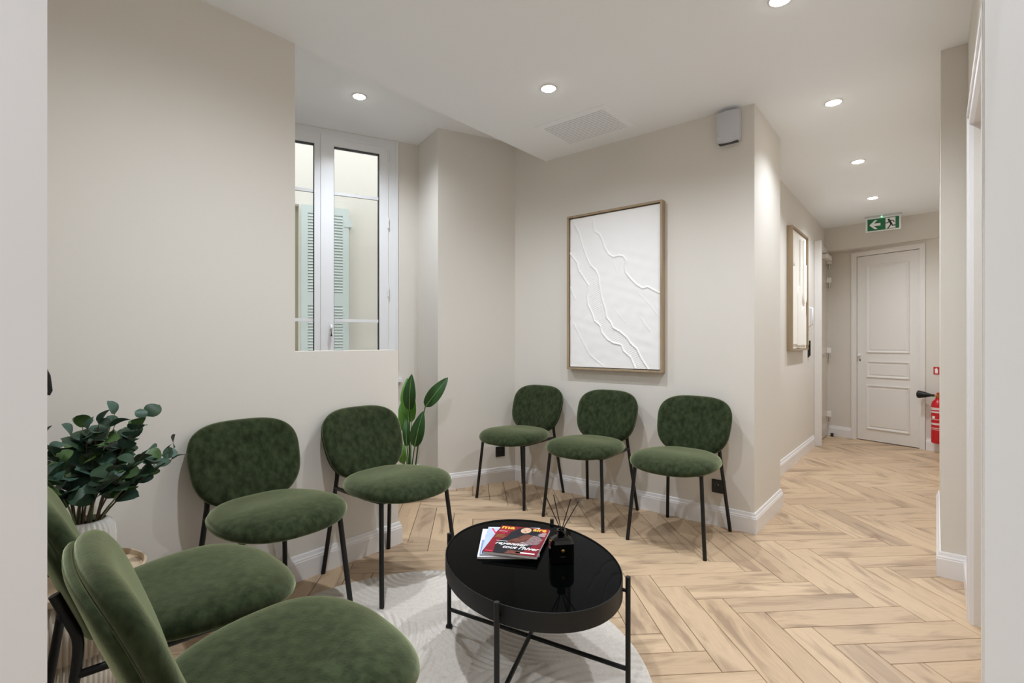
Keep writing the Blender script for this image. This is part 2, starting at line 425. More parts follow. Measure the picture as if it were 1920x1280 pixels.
# lining of the foreground doorway
struct(MB().box(DJ - .02, DJ, -.105, .105, 0, 2.12).box(DJ - .085, DJ - .004, -.118, -.1, 0, 2.17).box(DJ - .085, DJ - .006, .1, .104, 0, 2.17).box(DJ, .14, -.105, .105, 2.1, 2.12).box(.115, .14, -.105, .105, 0, 2.1).build('trim_4', 'white_gloss'), 'white door lining at the left edge of the picture')

# door in the right wall (seen edge-on)
d3 = sempty('door_3', 'white door recessed in the right wall', (.2, 2.0, 0))
MB().box(0, .04, .004, .786, .006, 2.03).build('leaf', 'white_gloss', d3)
MB().tube([(-.002, .08, 1.0), (-.045, .08, 1.0), (-.045, .19, 1.0)], .009).build('handle', 'chrome', d3, True)
# open door leaf of the foreground doorway, standing against the right wall
d4 = sempty('door_4', 'white door leaf standing open at the right edge of the picture', (.053, .125, 0))
MB().cbox(0, .040, 0, .875, .008, 2.09, .002).build('leaf', 'white_matt', d4)
MB().box(-.0012, 0, .862, .872, .01, 2.088).build('edge_lipping', 'white_satin', d4)
for z in (.25, 1.05, 1.85): MB().lathe([(0, z), (.007, z), (.007, z + .09), (0, z + .09)], 10, Mloc(.046, -.006)).build('hinge', 'chrome', d4, True)

# panelled door at the end of the corridor
d1 = sempty('door_1', 'white panelled door at the end of the corridor', DO + (0,), DA)
MB().box(DL0, DL1, .006, .046, .008, DH).build('leaf', 'door_white', d1)
def moulding(x0, x1, z0, z1):
    mb = MB(); Mv = Matrix(((1, 0, 0, 0), (0, 0, 1, 0), (0, 1, 0, 0), (0, 0, 0, 1)))
    ring = [(x0, z0), (x1, z0), (x1, z1), (x0, z1)]
    mb.sweep([(0, .007), (.004, -.006), (.014, -.004), (.020, .004), (.028, .007)], ring, Mv, closed=True)
    m_ = mb.build('panel_moulding', 'door_white', d1)
    MB().cbox(x0 + .034, x1 - .034, .001, .008, z0 + .034, z1 - .034, .003).build('panel', 'door_white', m_)
moulding(DL0 + .10, DL1 - .09, 1.02, 2.03)
moulding(DL0 + .10, DL1 - .09, .735, .925)
moulding(DL0 + .10, DL1 - .09, .14, .65)
MB().lathe([(0, 0), (.011, 0), (.009, .012), (.016, .026), (.016, .036), (.009, .044), (0, .045)], 16, Mloc(DL0 + .03, .006, .99, 0, math.radians(90))).build('knob', 'plastic_white', d1, True)
MB().box(DL0 + .025, DL0 + .035, .0045, .007, .92, .945).build('keyhole', 'dark_void', d1)
for z in (.25, 1.02, 1.85): MB().lathe([(0, z), (.007, z), (.007, z + .1), (0, z + .1)], 10, Mloc(DL1 + .003, 0)).build('hinge', 'door_white', d1, True)

# armoured door in the left corridor wall
d2 = sempty('door_2', 'pale steel-framed entrance door in the left corridor wall', (-1.037, 6.47, 0))
MB().cbox(0, .07, .0, .05, 0, 2.26, .003).box(-.05, .013, .78, .80, 0, 2.26).box(0, .03, .05, .78, 2.21, 2.26).build('frame', 'white_satin', d2)
MB().box(-.05, .012, .052, .778, .01, 2.205).build('leaf', 'greige_door', d2)
for z in (.18, .95, 1.80, 2.03):
    hg = MB().cbox(.012, .062, .735, .775, z + .06, z + .125, .004).build('hinge', 'white_satin', d2)
    MB().lathe([(0, 0), (.012, 0), (.012, .055), (0, .055)], 12, Mloc(.040, .757, z)).build('hinge_pin', 'chrome', hg, True)
hd = MB().tube([(.01, .12, .98), (.055, .12, .98), (.062, .14, .985), (.062, .25, .995)], .009).build('handle', 'chrome', d2, True)
MB().lathe([(0, 0), (.022, 0), (.022, .008), (0, .008)], 20, Mloc(.012, .12, .98, 0, 0, math.radians(90))).build('rosette', 'chrome', hd, True)
MB().lathe([(0, 0), (.022, 0), (.02, .012), (0, .014)], 20, Mloc(.012, .12, .88, 0, 0, math.radians(90))).build('lock_cylinder', 'chrome', d2, True)
MB().cbox(.012, .075, .42, .70, 2.12, 2.17, .005).box(.02, .05, .10, .42, 2.18, 2.195).build('door_closer', 'white_satin', d2)

# ------------------------------------------------------------------ window
win = sempty('window_1', 'white double casement window behind the half wall')
def wbox(mb, s0, s1, n0, n1, z0, z1):
    return mb.prism([wl(s0, n0), wl(s1, n0), wl(s1, n1), wl(s0, n1)], z0, z1)
fr = MB()
wbox(fr, WR, WR + .079, -.004, .07, WB, WT); wbox(fr, WL - .079, WL, -.004, .07, WB, WT)
wbox(fr, WR + .079, WL - .079, -.004, .07, 2.752, WT); wbox(fr, WR + .079, WL - .079, -.004, .07, WB, WB + .05)
wbox(fr, WR - .004, WR + .014, -.012, -.0045, WB, WT)
fr.build('window_frame', 'pvc', win)
def sash(s0, s1, swap):
    sh = MB(); a = .082; z0, z1 = WB + .048, 2.749
    inner = .082 if not swap else .082
    for (p, q) in ((s0, s0 + a - .01), (s1 - a + .016, s1)):
        wbox(sh, p, q, -.016, .05, z0, z1)
    wbox(sh, s0 + a - .01, s1 - a + .016, -.016, .05, z1 - .085, z1); wbox(sh, s0 + a - .01, s1 - a + .016, -.016, .05, z0, z0 + .085)
    # bead around the glass
    so = sh.build('sash', 'pvc', win)
    g0, g1 = s0 + a - .01, s1 - a + .016
    gk = MB()
    wbox(gk, g0, g0 + .004, -.006, .03, z0 + .085, z1 - .085); wbox(gk, g1 - .004, g1, -.006, .03, z0 + .085, z1 - .085)
    wbox(gk, g0, g1, -.006, .03, z1 - .089, z1 - .085); wbox(gk, g0, g1, -.006, .03, z0 + .085, z0 + .089)
    gk.build('gasket', 'rubber', so)
    cuts = [z0 + .089, 1.315, 2.306, z1 - .089]
    for zc in (1.315, 2.306):
        bar = MB(); wbox(bar, g0 + .002, g1 - .002, .004, .026, zc - .012, zc + .012); bar.build('glazing_bar', 'pvc', so)
    for zA, zB in zip(cuts[:-1], cuts[1:]):
        pn = MB(); wbox(pn, g0 + .003, g1 - .003, .012, .016, zA, zB); pn.build('pane', 'window_glass', so)
    return so
sR = sash(WR + .079, .741, False); sL = sash(.745, WL - .079, True)
ast = MB(); wbox(ast, .728, .772, -.026, -.014, WB + .05, 2.747); ast.build('meeting_strip', 'pvc', sL)
tb = MB(); wbox(tb, .30, .60, -.022, -.014, 2.722, 2.735); tb.build('trickle_vent', 'pvc', sR)
for z in (2.62, 2.07, 1.515, .98):
    for s in (WR + .079, WL - .079):
        hg = MB(); w_ = wl(s, -.018)
        hg.lathe([(0, 0), (.008, 0), (.008, .034), (.0055, .036), (.0055, .040), (.008, .042), (.008, .085), (0, .085)], 10, Mloc(w_[0], w_[1], z)); hg.build('hinge', 'pvc', win, True)
h0 = wl(.700, -.017); hh = MB(); Mh = Mloc(h0[0], h0[1], 1.26, math.atan2(-ey, -ex))
hh.cbox(-.013, .013, -.012, 0, -.03, .045, .003, Mh).build('handle_base', 'pvc', sR)
MB().tube([(0, -.012, .01), (0, -.045, .012), (0, -.052, -.005), (0, -.05, -.07), (0, -.046, -.115)], [.009, .010, .011, .009, .007], 10, Mloc(h0[0], h0[1], 1.26, math.atan2(-ey, -ex) + math.pi)).build('handle', 'pvc', sR, True)
sl_ = MB(); wbox(sl_, WR - .03, WL + .03, -.05, .08, WB - .03, WB); sl_.build('window_sill', 'pvc', win)

# light well outside: opposite facade, its window and louvred shutter
FO = 1.5
fa = MB()
def fbox(mb, s0, s1, n0, n1, z0, z1): return wbox(mb, s0, s1, FO + n0, FO + n1, z0, z1)
fbox(fa, -3.0, .80, 0, .3, -.5, 5.5); fbox(fa, 1.75, 4.5, 0, .3, -.5, 5.5); fbox(fa, .80, 1.75, 0, .3, 2.56, 5.5); fbox(fa, .80, 1.75, 0, .3, -.5, .6); fbox(fa, .7, 1.85, .3, .34, .3, 3)
struct(fa.build('wall_opposite', 'facade'), 'cream facade across the light well')
struct(MB().prism([wl(-3, .3), wl(4.5, .3), wl(4.5, FO + .3), wl(-3, FO + .3)], -.6, -.5).build('floor_lightwell', 'facade'), 'floor of the light well')
ow = sempty('window_2', 'window of the opposite facade beside the mint shutter')
q = MB(); fbox(q, .80, 1.75, .16, .20, .6, 2.56); q.build('curtain', 'olive_curtain', ow)
q = MB(); fbox(q, .80, .86, .09, .14, .6, 2.56); fbox(q, 1.69, 1.75, .09, .14, .6, 2.56); fbox(q, 1.24, 1.31, .09, .14, .6, 2.56); fbox(q, .86, 1.24, .09, .14, 2.50, 2.56); fbox(q, 1.31, 1.69, .09, .14, 2.50, 2.56); q.build('window_frame', 'olive_curtain', ow)
q = MB(); fbox(q, .86, 1.24, .11, .114, .6, 2.50); q.build('pane', 'window_glass', ow)
q = MB(); fbox(q, 1.31, 1.69, .11, .114, .6, 2.50); q.build('pane', 'window_glass', ow)
def shutter(s0, s1, label):
    c0 = wl((s0 + s1) / 2, FO)
    sh = thing('louvred_shutter', label, 'shutter', (c0[0], c0[1], .62), 0, 'mint louvred shutters on the opposite facade')
    inv = Matrix.Translation((-c0[0], -c0[1], -.62))
    def sb(name, mb, parent=sh):
        mb.v = [tuple(inv @ Vector(p)) for p in mb.v]; return mb.build(name, 'mint', parent)
    st = .062; n0, n1 = -.065, -.028
    q = MB()
    fbox(q, s0, s0 + st, n0, n1, .62, 2.55); fbox(q, s1 - st, s1, n0, n1, .62, 2.55)
    fbox(q, s0 + st, s1 - st, n0, n1, 2.47, 2.55); fbox(q, s0 + st, s1 - st, n0, n1, 1.52, 1.66); fbox(q, s0 + st, s1 - st, n0, n1, .62, .72)
    sb('frame', q)
    for zA, zB, n in ((1.665, 2.465, 26), (.725, 1.515, 26)):
        st_ = (zB - zA) / n
        for i in range(n):
            z = zA + (i + .5) * st_
            q = MB(); fbox(q, s0 + st, s1 - st, n0 + .004, n0 + .010, z - .012, z + .012)
            # tilt: lower edge towards the room
            q.v = [(x - (zz - z) * -.9 * -ey * .6, y - (zz - z) * -.9 * ex * .6, zz) for x, y, zz in q.v]
            sb('slat', q)
    q = MB(); fbox(q, (s0 + s1) / 2 - .02, (s0 + s1) / 2 + .02, n0 - .03, n0, 1.56, 1.63); sb('latch', q)
    for z in (2.36, .85):
        q = MB(); fbox(q, s0 - .03, s0 + .05, n0 - .012, .0, z, z + .07); sb('hinge', q)
    return sh
shutter(.318, .785, 'mint green louvred shutter seen through the window')

# ------------------------------------------------------------------ lamps
def downlight(x, y, z, label, power=SPOT_W, cone=152):
    t = thing('downlight', label, 'downlight', (x, y, z), 0, 'recessed ceiling downlights')
    MB().lathe([(.040, .0), (.048, .0), (.049, -.002), (.047, -.004), (.041, -.005), (.040, -.003)], 32).build('trim_ring', 'white_satin', t, True)
    MB().lathe([(0, -.013), (.018, -.012), (.032, -.0085), (.0395, -.003), (.0405, .0), (0, .0)], 28).build('lens', 'lamp_lens', t, True)
    ld = bpy.data.lights.new('downlight_beam', 'SPOT'); ld.energy = power; ld.color = SPOT_COL
    ld.spot_size = math.radians(cone); ld.spot_blend = 1.0; ld.shadow_soft_size = .03
    lo = bpy.data.objects.new('downlight_beam', ld); COL.objects.link(lo); lo.parent = t; lo.location = (0, 0, -.022)
    return t
downlight(-2.98, 1.985, CH, 'downlight in the higher ceiling of the window niche', SPOT_W * 1.05)
downlight(-1.68, 2.347, CE, 'downlight above the coffee table, left of the ceiling vent', SPOT_W * .88)
downlight(-.50, 2.355, CE, 'downlight cut by the top edge of the picture')
downlight(-.47, 3.566, cz(3.566), 'downlight nearest the corridor entrance', SPOT_W * .62, 128)
downlight(-.468, 4.78, cz(4.78), 'middle downlight of the corridor', SPOT_W * .75, 140)
downlight(-.466, 5.98, cz(5.98), 'far downlight of the corridor near the exit sign', SPOT_W * 1.0, 150)
downlight(-1.30, .85, CE, 'added unseen fill lamp above the nearest green chairs', SPOT_W * 1.1, 160)  # added out of view to brighten the left wall and the seats
downlight(-.38, -.75, CE, 'added unseen fill lamp in the room behind the doorway', SPOT_W * 1.6)  # added behind the camera so the door jambs are not too dark

# ------------------------------------------------------------------ chairs
def sgnpow(v, p): return math.copysign(abs(v) ** p, v)
def make_chair():
    t = thing('waiting_chair', '', 'chair')
    N = 56
    def outline(k, hw, hd, cy, e, taper):
        a = 2 * math.pi * k / N
        x = hw * sgnpow(math.cos(a), 2 / e); y = hd * sgnpow(math.sin(a), 2 / e)
        return x * (1 - taper * (y / hd)), y + cy
    def pad(rows, fn, hw, hd, cy, e, taper):
        mb = MB(); vs = []; fs = []
        for (s, h) in rows:
            for k in range(N):
                x, y = outline(k, hw, hd, cy, e, taper)
                yy = cy + (y - cy) * s
                vs.append(fn(x * s, yy, h))
        for i in range(len(rows) - 1):
            for k in range(N):
                fs.append((i * N + k, i * N + (k + 1) % N, (i + 1) * N + (k + 1) % N, (i + 1) * N + k))
        fs.append(tuple(range(N))); fs.append(tuple(range((len(rows) - 1) * N, len(rows) * N)))
        return mb.add(vs, fs)
    # seat: crowned, front edge rolled down
    rows = [(.12, .0725), (.35, .072), (.55, .070), (.72, .066), (.84, .060), (.92, .052), (.97, .042), (.995, .031), (1.0, .022), (.99, .013), (.965, .006), (.92, .001), (.85, 0), (.5, 0), (.12, 0)]
    def seat_fn(x, y, h):
        z = .441 + h
        f = max(0, (-.12 - y) / .18); z -= .022 * f * f
        b = max(0, (y - .02) / .15); z += .004 * b
        z -= .007 * math.exp(-((y - .0) / .12) ** 2 - (x / .16) ** 2) * (h > .05)
        return (x, y, z)
    pad(rows, seat_fn, .245, .243, -.078, 2.414, .107).build('seat', 'velvet', t, 'all')
    # backrest pad in the tilted plane
    H0, TILT = .631, .335
    def back_fn(x, y, h):                       # y is up the pad, h towards the front
        f = -h - .42 * x * x
        yy = .197 + y * math.sin(TILT) + f * math.cos(TILT)
        zz = H0 + y * math.cos(TILT) - f * math.sin(TILT) * -1 * -1
        return (x, yy, zz)
    rows = [(.12, .040), (.5, .0395), (.75, .038), (.87, .034), (.94, .028), (.98, .020), (1.0, .010), (.992, .002), (.97, -.004), (.94, -.007), (.5, -.007), (.12, -.007)]
    pad(rows, back_fn, .229, .185, 0, 2.873, -.058).build('backrest', 'velvet', t, 'all')
    rows = [(.12, -.008), (.5, -.008), (.90, -.008), (.945, -.0085), (.968, -.011), (.972, -.016), (.955, -.021), (.91, -.025), (.5, -.027), (.12, -.027)]
    pad(rows, back_fn, .229, .185, 0, 2.873, -.058).build('back_shell', 'velvet', t, 'all')
    r = .0105
    def shellpt(x, y, off=.036): return back_fn(x, y, -off)
    for sx in (-1, 1):
        MB().tube([(sx * .2225, -.26, 0), (sx * .19, -.222, .444)], r, 12).build('leg', 'black_metal', t, True)
        a = Vector((sx * .197, .255, 0)); b = Vector(shellpt(sx * .158, -.135)); c_ = Vector(shellpt(sx * .150, -.015))
        pts = [a, a.lerp(b, .9)]
        for u in (.25, .5, .75): pts.append(a.lerp(b, .9).lerp(b, u).lerp(b.lerp(b.lerp(c_, .2), u), u))
        pts += [b.lerp(c_, .2), c_]
        MB().tube(pts, r, 12).build('leg', 'black_metal', t, True)
        p = a.lerp(b, .86)
        MB().tube([p, (sx * .185, .07, .432), (sx * .188, -.02, .431)], .009, 10).build('stretcher', 'black_metal', t, True)
    MB().tube([(-.175, .10, .430), (-.19, -.10, .430), (-.19, -.222, .431), (.19, -.222, .431), (.19, -.10, .430), (.175, .10, .430), (-.175, .10, .430)], .009, 10).build('seat_frame', 'black_metal', t, True)
    for sx in (-1, 1):
        q0 = back_fn(sx * .152, -.07, -.026); q1 = back_fn(sx * .152, -.07, -.05)
        MB().tube([q0, q1], .007, 8).build('bolt', 'black_metal', t, True)
    return t
chair0 = make_chair()
G7 = 'green upholstered waiting chairs'
R90 = math.pi / 2
CH7 = [(-2.380, 2.988, 0, 'green velvet chair leftmost of the three under the large artwork'),
       (-1.766, 2.976, 0, 'green velvet chair in the middle of the row of three under the artwork'),
       (-1.157, 2.972, 0, 'green velvet chair beside the corridor corner, rightmost of the row of three'),
       (-2.085, 1.549, R90, 'green velvet chair at the end of the half wall, before the tall leafy plant'),
       (-2.092, 0.967, R90, 'green velvet chair against the left wall, next to the round-leaved plant'),
       (-1.580, 0.457, 3.060, 'green velvet chair beside the ribbed side table, partly hidden by the left door jamb'),
       (-1.046, 0.461, 3.017, 'nearest green velvet chair, seen from behind at the bottom left corner')]
for i, (x, y, rz, lab) in enumerate(CH7):
    o = chair0 if i == 0 else copy_tree(chair0)
    tilt = math.atan2(.0115, .515) if i > 2 else 0        # front feet stand on the rug
    o.location = (x, y, .255 * math.sin(tilt)); o.rotation_euler = (-tilt, 0, rz); o['label'] = lab; o['category'] = 'chair'; o['group'] = G7

# ------------------------------------------------------------------ rug
RC = (-1.373, 1.148); RR = .796
nr, na = 165, 720
rr = np.concatenate([np.linspace(0.004, RR - .008, nr - 3), [RR - .003, RR, RR]])
th = np.arange(na) * 2 * np.pi / na
Rg, Tg = np.meshgrid(rr, th, indexing='ij')
xx, yy = Rg * np.cos(Tg), Rg * np.sin(Tg)
fans = np.array([(-.55, -.25), (.42, -.62), (.05, .75), (.75, .15), (-.62, .52)])
D = np.sqrt((xx[..., None] - fans[:, 0]) ** 2 + (yy[..., None] - fans[:, 1]) ** 2)
k_ = (D * np.array([1, 1.05, .95, 1.0, 1.1])).argmin(-1)
dd = np.take_along_axis(D, k_[..., None], -1)[..., 0]
rid = .5 + .5 * np.sin(dd * 2 * np.pi / np.array([.027, .034, .026, .040, .030])[k_])
zz = .0036 + .0084 * np.sqrt(rid)
zz[-3:] = np.array([.0085, .006, .0])[:, None]
vs = [(0, 0, .009)] + [tuple(p) for p in np.stack([xx, yy, zz], -1).reshape(-1, 3)]
fs = [(0, 1 + k, 1 + (k + 1) % na) for k in range(na)]
for i in range(nr - 1):
    o = 1 + i * na
    for k in range(na):
        k2 = (k + 1) % na
        fs.append((o + k, o + na + k, o + na + k2, o + k2))
me = bpy.data.meshes.new('round_rug'); me.from_pydata(vs, [], fs); me.materials.append(MATS['rug'])
for p in me.polygons: p.use_smooth = True
rug = tag(link('round_rug', me, None, (RC[0], RC[1], 0)), 'round ivory rug with carved ridges under the black coffee table', 'rug')

# ------------------------------------------------------------------ coffee table
TC = (-1.134, 1.466); TA = math.atan2(.49, -.872)       # direction of the long axis
tab = thing('coffee_table', 'oval black coffee table with glass top and crossed legs on the round rug', 'table', (TC[0], TC[1], .0125), TA)
EA, EB = .400, .296
def ell(s, z, n=96, da=0): return [((EA + da) * math.cos(2 * math.pi * k / n), (EB + da) * math.sin(2 * math.pi * k / n), z) for k in range(n)]
def ell_loft(rows, n=96, cap0=True, cap1=True):
    mb = MB(); vs = []; fs = []
    for da, z in rows: vs += ell(0, z, n, da)
    for i in range(len(rows) - 1):
        for k in range(n): fs.append((i * n + k, i * n + (k + 1) % n, (i + 1) * n + (k + 1) % n, (i + 1) * n + k))
    if cap0: fs.append(tuple(range(n))[::-1])
    if cap1: fs.append(tuple(range((len(rows) - 1) * n, len(rows) * n)))
    return mb.add(vs, fs)
ell_loft([(-.03, .300), (-.001, .300), (0, .301), (0, .3585), (-.001, .3595), (-.0025, .3595), (-.003, .3585), (-.003, .349), (-.03, .349)]).build('tray_rim', 'black_satin', tab, True)
ell_loft([(-.0045, .3495), (-.0045, .354), (-.006, .3555)]).build('glass_top', 'black_glass', tab, True)
lx, ly = .2875, .2265
for sx, sy in ((1, 1), (1, -1), (-1, 1), (-1, -1)):
    lg = MB().tube([(sx * lx, sy * ly, .004), (sx * lx, sy * ly, .372)], .0085, 14).build('leg', 'black_satin', tab, True)
    MB().lathe([(0, -.001), (.014, -.001), (.014, .004), (.011, .009), (0, .009)], 16, Mloc(sx * lx, sy * ly)).build('foot', 'black_satin', lg, True)
    MB().tube([(sx * lx * .93, sy * ly * .93, .325), (sx * lx, sy * ly, .325)], .006, 8).build('bracket', 'black_satin', lg, True)
MB().tube([(-lx, -ly, .070), (lx, ly, .070)], .0075, 12).build('stretcher', 'black_satin', tab, True)
MB().tube([(lx, -ly, .070), (-lx, ly, .070)], .0075, 12).build('stretcher', 'black_satin', tab, True)
TZ = .0125 + .3557

# magazines on the table
MAGR = math.atan2(.138, .173)                      # bottom edge of the lowest magazine runs this way
def magazine(name, lab, cx, cy, z, w, hgt, th_, rot, cover, n_sheets=5):
    t = thing(name, lab, 'magazine', (cx, cy, z), rot, 'magazines on the coffee table')
    mb = MB()
    for i in range(n_sheets):
        a_, b_ = i * th_ / n_sheets, (i + 1) * th_ / n_sheets - .0004
        j = (i % 2) * .0012
        mb.box(-w / 2 + .001, w / 2 - j, -hgt / 2 + j, hgt / 2 - j, a_ + .0004, b_)
    mb.build('pages', 'paper', t)
    MB().box(-w / 2, w / 2, -hgt / 2, hgt / 2, th_ - .0006, th_).box(-w / 2, w / 2, -hgt / 2, hgt / 2, 0, .0004).box(-w / 2 - .0006, -w / 2, -hgt / 2, hgt / 2, 0, th_).build('cover', cover, t)
    return t
def flat(t, name, poly, m, z): return MB().prism(poly, z, z + .0003).build(name, m, t)
th1 = .007
mcx, mcy = -1.272, 1.511
mg1 = magazine('magazine', 'white and blue magazine at the bottom of the pile', mcx, mcy, TZ, .217, .275, th1, MAGR, 'mag_white')
flat(mg1, 'cover_print', [(-.103, -.13), (.1, -.13), (.1, .02), (-.103, .02)], 'mag_blue', th1)
flat(mg1, 'cover_print', [(-.09, -.09), (-.03, -.09), (-.03, -.02), (-.09, -.02)], 'ink_white', th1 + .0003)
text_part('mi', .075, 'ink_black', mg1, Mloc(-.088, .085, th1 + .0005), shear=.35, bold=.002)
for i in range(4): flat(mg1, 'cover_print', [(-.095, .045 + i * .008), (-.045, .045 + i * .008), (-.045, .0485 + i * .008), (-.095, .0485 + i * .008)], 'plastic_grey', th1)
mg2 = magazine('magazine', 'pale blue magazine with pink lettering in the middle of the pile', -1.262, 1.522, TZ + th1 + .0005, .213, .272, .006, MAGR - .045, 'mag_sky')
text_part('VO', .085, 'ink_pink', mg2, Mloc(-.092, .062, .0063), xs=.8)
flat(mg2, 'cover_print', [(-.1, .122), (.1, .122), (.1, .13), (-.1, .13)], 'ink_white', .006)
flat(mg2, 'cover_print', [(.02, -.125), (.1, -.125), (.1, -.06), (.02, -.06)], 'mag_blue', .006)
mg3 = magazine('magazine', 'red fashion magazine on top of the pile', -1.232, 1.520, TZ + th1 + .0065 + .0005, .200, .268, .009, MAGR - .235, 'mag_red', 6)
z3 = .009
w3, h3 = .100, .134
flat(mg3, 'cover_print', [(-.06, -.134), (.03, -.134), (.06, -.06), (.088, .03), (.07, .09), (.045, .118), (-.02, .118), (-.045, .07), (-.05, .02), (-.075, -.04)], 'mag_dark', z3)
flat(mg3, 'cover_print', [(-.035, -.05), (.02, -.055), (.085, -.03), (.092, .02), (.07, .05), (.03, .055), (.0, .01)], 'mag_fur', z3 + .0003)
flat(mg3, 'cover_print', [(-.03, -.05), (.03, -.02), (.05, .05), (.02, .06), (-.005, .02), (-.035, -.02)], 'mag_brown', z3 + .0006)
flat(mg3, 'cover_print', [(-.02, -.134), (.04, -.134), (.035, -.105), (-.01, -.102)], 'mag_brown', z3 + .0006)
flat(mg3, 'cover_print', [(.012 + .040 * math.cos(a), .088 + .042 * math.sin(a)) for a in [2 * math.pi * k / 20 for k in range(20)]], 'mag_dark', z3 + .0003)
ov = [(.010 + .021 * math.cos(a), .098 + .030 * math.sin(a)) for a in [2 * math.pi * k / 20 for k in range(20)]]
flat(mg3, 'cover_print', ov, 'mag_skin', z3 + .0006)
for px_, py_, w_, h_ in ((.001, .104, .008, .003), (.018, .104, .008, .003), (.010, .084, .010, .0035), (.010, .093, .004, .004)):
    flat(mg3, 'cover_print', [(px_ - w_ / 2, py_ - h_ / 2), (px_ + w_ / 2, py_ - h_ / 2), (px_ + w_ / 2, py_ + h_ / 2), (px_ - w_ / 2, py_ + h_ / 2)], 'mag_brown', z3 + .0009)
ZT = z3 + .0010
text_part('ma', .046, 'ink_yellow', mg3, Mloc(-.094, .099, ZT), bold=.0012)
text_part("aire", .046, 'ink_yellow', mg3, Mloc(.036, .099, ZT), xs=.78, bold=.0012)
text_part('rayonner', .034, 'ink_white', mg3, Mloc(-.075, -.058, ZT), shear=.3, xs=.95, bold=.0006)
text_part("tout l'hiver", .034, 'ink_white', mg3, Mloc(-.04, -.088, ZT), shear=.3, xs=.9, bold=.0006)
def tline(x0, x1, y, h_, m): flat(mg3, 'cover_print', [(x0, y), (x1, y), (x1, y + h_), (x0, y + h_)], m, z3 + .0006)
for i, (l, m) in enumerate(((.04, 'ink_pink'), (.034, 'ink_white'), (.038, 'ink_pink'), (.03, 'ink_pink'), (.036, 'ink_olive'), (.04, 'ink_olive'), (.036, 'ink_olive'))):
    tline(-.094, -.094 + l, .083 - i * .013, .0035, m)
for i, l in enumerate((.018, .026, .03, .024)): tline(.095 - l, .095, .084 - i * .011, .0028, 'ink_white')
tline(-.078, .03, -.027, .003, 'ink_white'); tline(.02, .09, -.122, .010, 'ink_white')
tline(-.094, -.065, -.128, .008, 'ink_pink')

# reed diffuser
df = thing('reed_diffuser', 'black glass reed diffuser bottle with dark reeds on the coffee table', 'diffuser', (-1.028, 1.514, TZ), YAW + .12)
oct_ = [(-.031, -.028), (.031, -.028), (.042, -.017), (.042, .017), (.031, .028), (-.031, .028), (-.042, .017), (-.042, -.017)]
b = MB(); n = 8; vs = []; fs = []
for s, z in ((.92, 0), (1, .003), (1, .068), (.9, .080), (.62, .088), (.36, .092)):
    vs += [(x * s, y * s, z) for x, y in oct_]
for i in range(5):
    for k in range(8): fs.append((i * 8 + k, i * 8 + (k + 1) % 8, (i + 1) * 8 + (k + 1) % 8, (i + 1) * 8 + k))
fs.append(tuple(range(8))[::-1]); fs.append(tuple(range(40, 48)))
b.add(vs, fs).build('bottle', 'black_bottle', df)
MB().lathe([(.012, .088), (.0145, .094), (.0145, .106), (.0165, .108), (.0165, .112), (.011, .112), (.011, .10), (0, .10)], 20).build('neck', 'black_bottle', df, True)
MB().lathe([(0, 0), (.0065, 0), (.0065, .0012), (.003, .0022), (0, .0022)], 18, Mloc(0, -.0282, .046, 0, R90)).build('emblem', 'gold', df, True)
MB().box(-.009, .009, -.0285, -.028, .025, .0265).build('lettering', 'rubber', df)
for tx, ty, hh_ in ((-.052, .012, .225), (-.022, .03, .228), (.032, -.01, .222), (.066, .012, .205)):
    MB().tube([(tx * -.12, ty * -.12, .092), (tx, ty, hh_)], .0018, 8).build('reed', 'reed', df)

# ------------------------------------------------------------------ ribbed side table, vase and eucalyptus
ST = (-2.105, .345)
sd = thing('side_table', 'round oak-topped side table with ribbed drum base in the corner', 'side table', (ST[0], ST[1], 0))
MB().lathe([(0, .395), (.195, .395), (.200, .398), (.200, .405), (0, .405)], 64).build('table_top', 'table_oak', sd, True)
MB().lathe([(.192, .402), (.202, .402), (.203, .418), (.200, .421), (.196, .421), (.194, .418), (.192, .405)], 64).build('rim', 'table_oak', sd, True)
NF = 84
MB().lathe([(0, .218), (.180, .218), (.192, .22), (.192, .395), (0, .395)], NF * 6, None, (NF, .005, .19)).build('fluted_drum', 'flute', sd, 'all')
MB().lathe([(0, 0), (.180, .0), (.180, .216), (0, .216)], NF * 6, None, (NF, .005, .17)).build('fluted_base', 'flute', sd, 'all')

VP_ = (-2.085, .385)
vz = .4055
va = thing('ribbed_vase', 'white ribbed ceramic vase on the side table', 'vase', (VP_[0], VP_[1], vz))
MB().lathe([(0, .002), (.060, 0), (.066, .004), (.074, .02), (.078, .06), (.079, .12), (.076, .15), (.068, .168), (.056, .176), (.050, .178), (.050, .150), (0, .15)], 240, None, (30, .006, .058)).build('vase_body', 'ceramic', va, 'all')
MB().lathe([(0, .16), (.05, .16), (.05, .156), (0, .156)], 24).build('soil', 'soil', va)

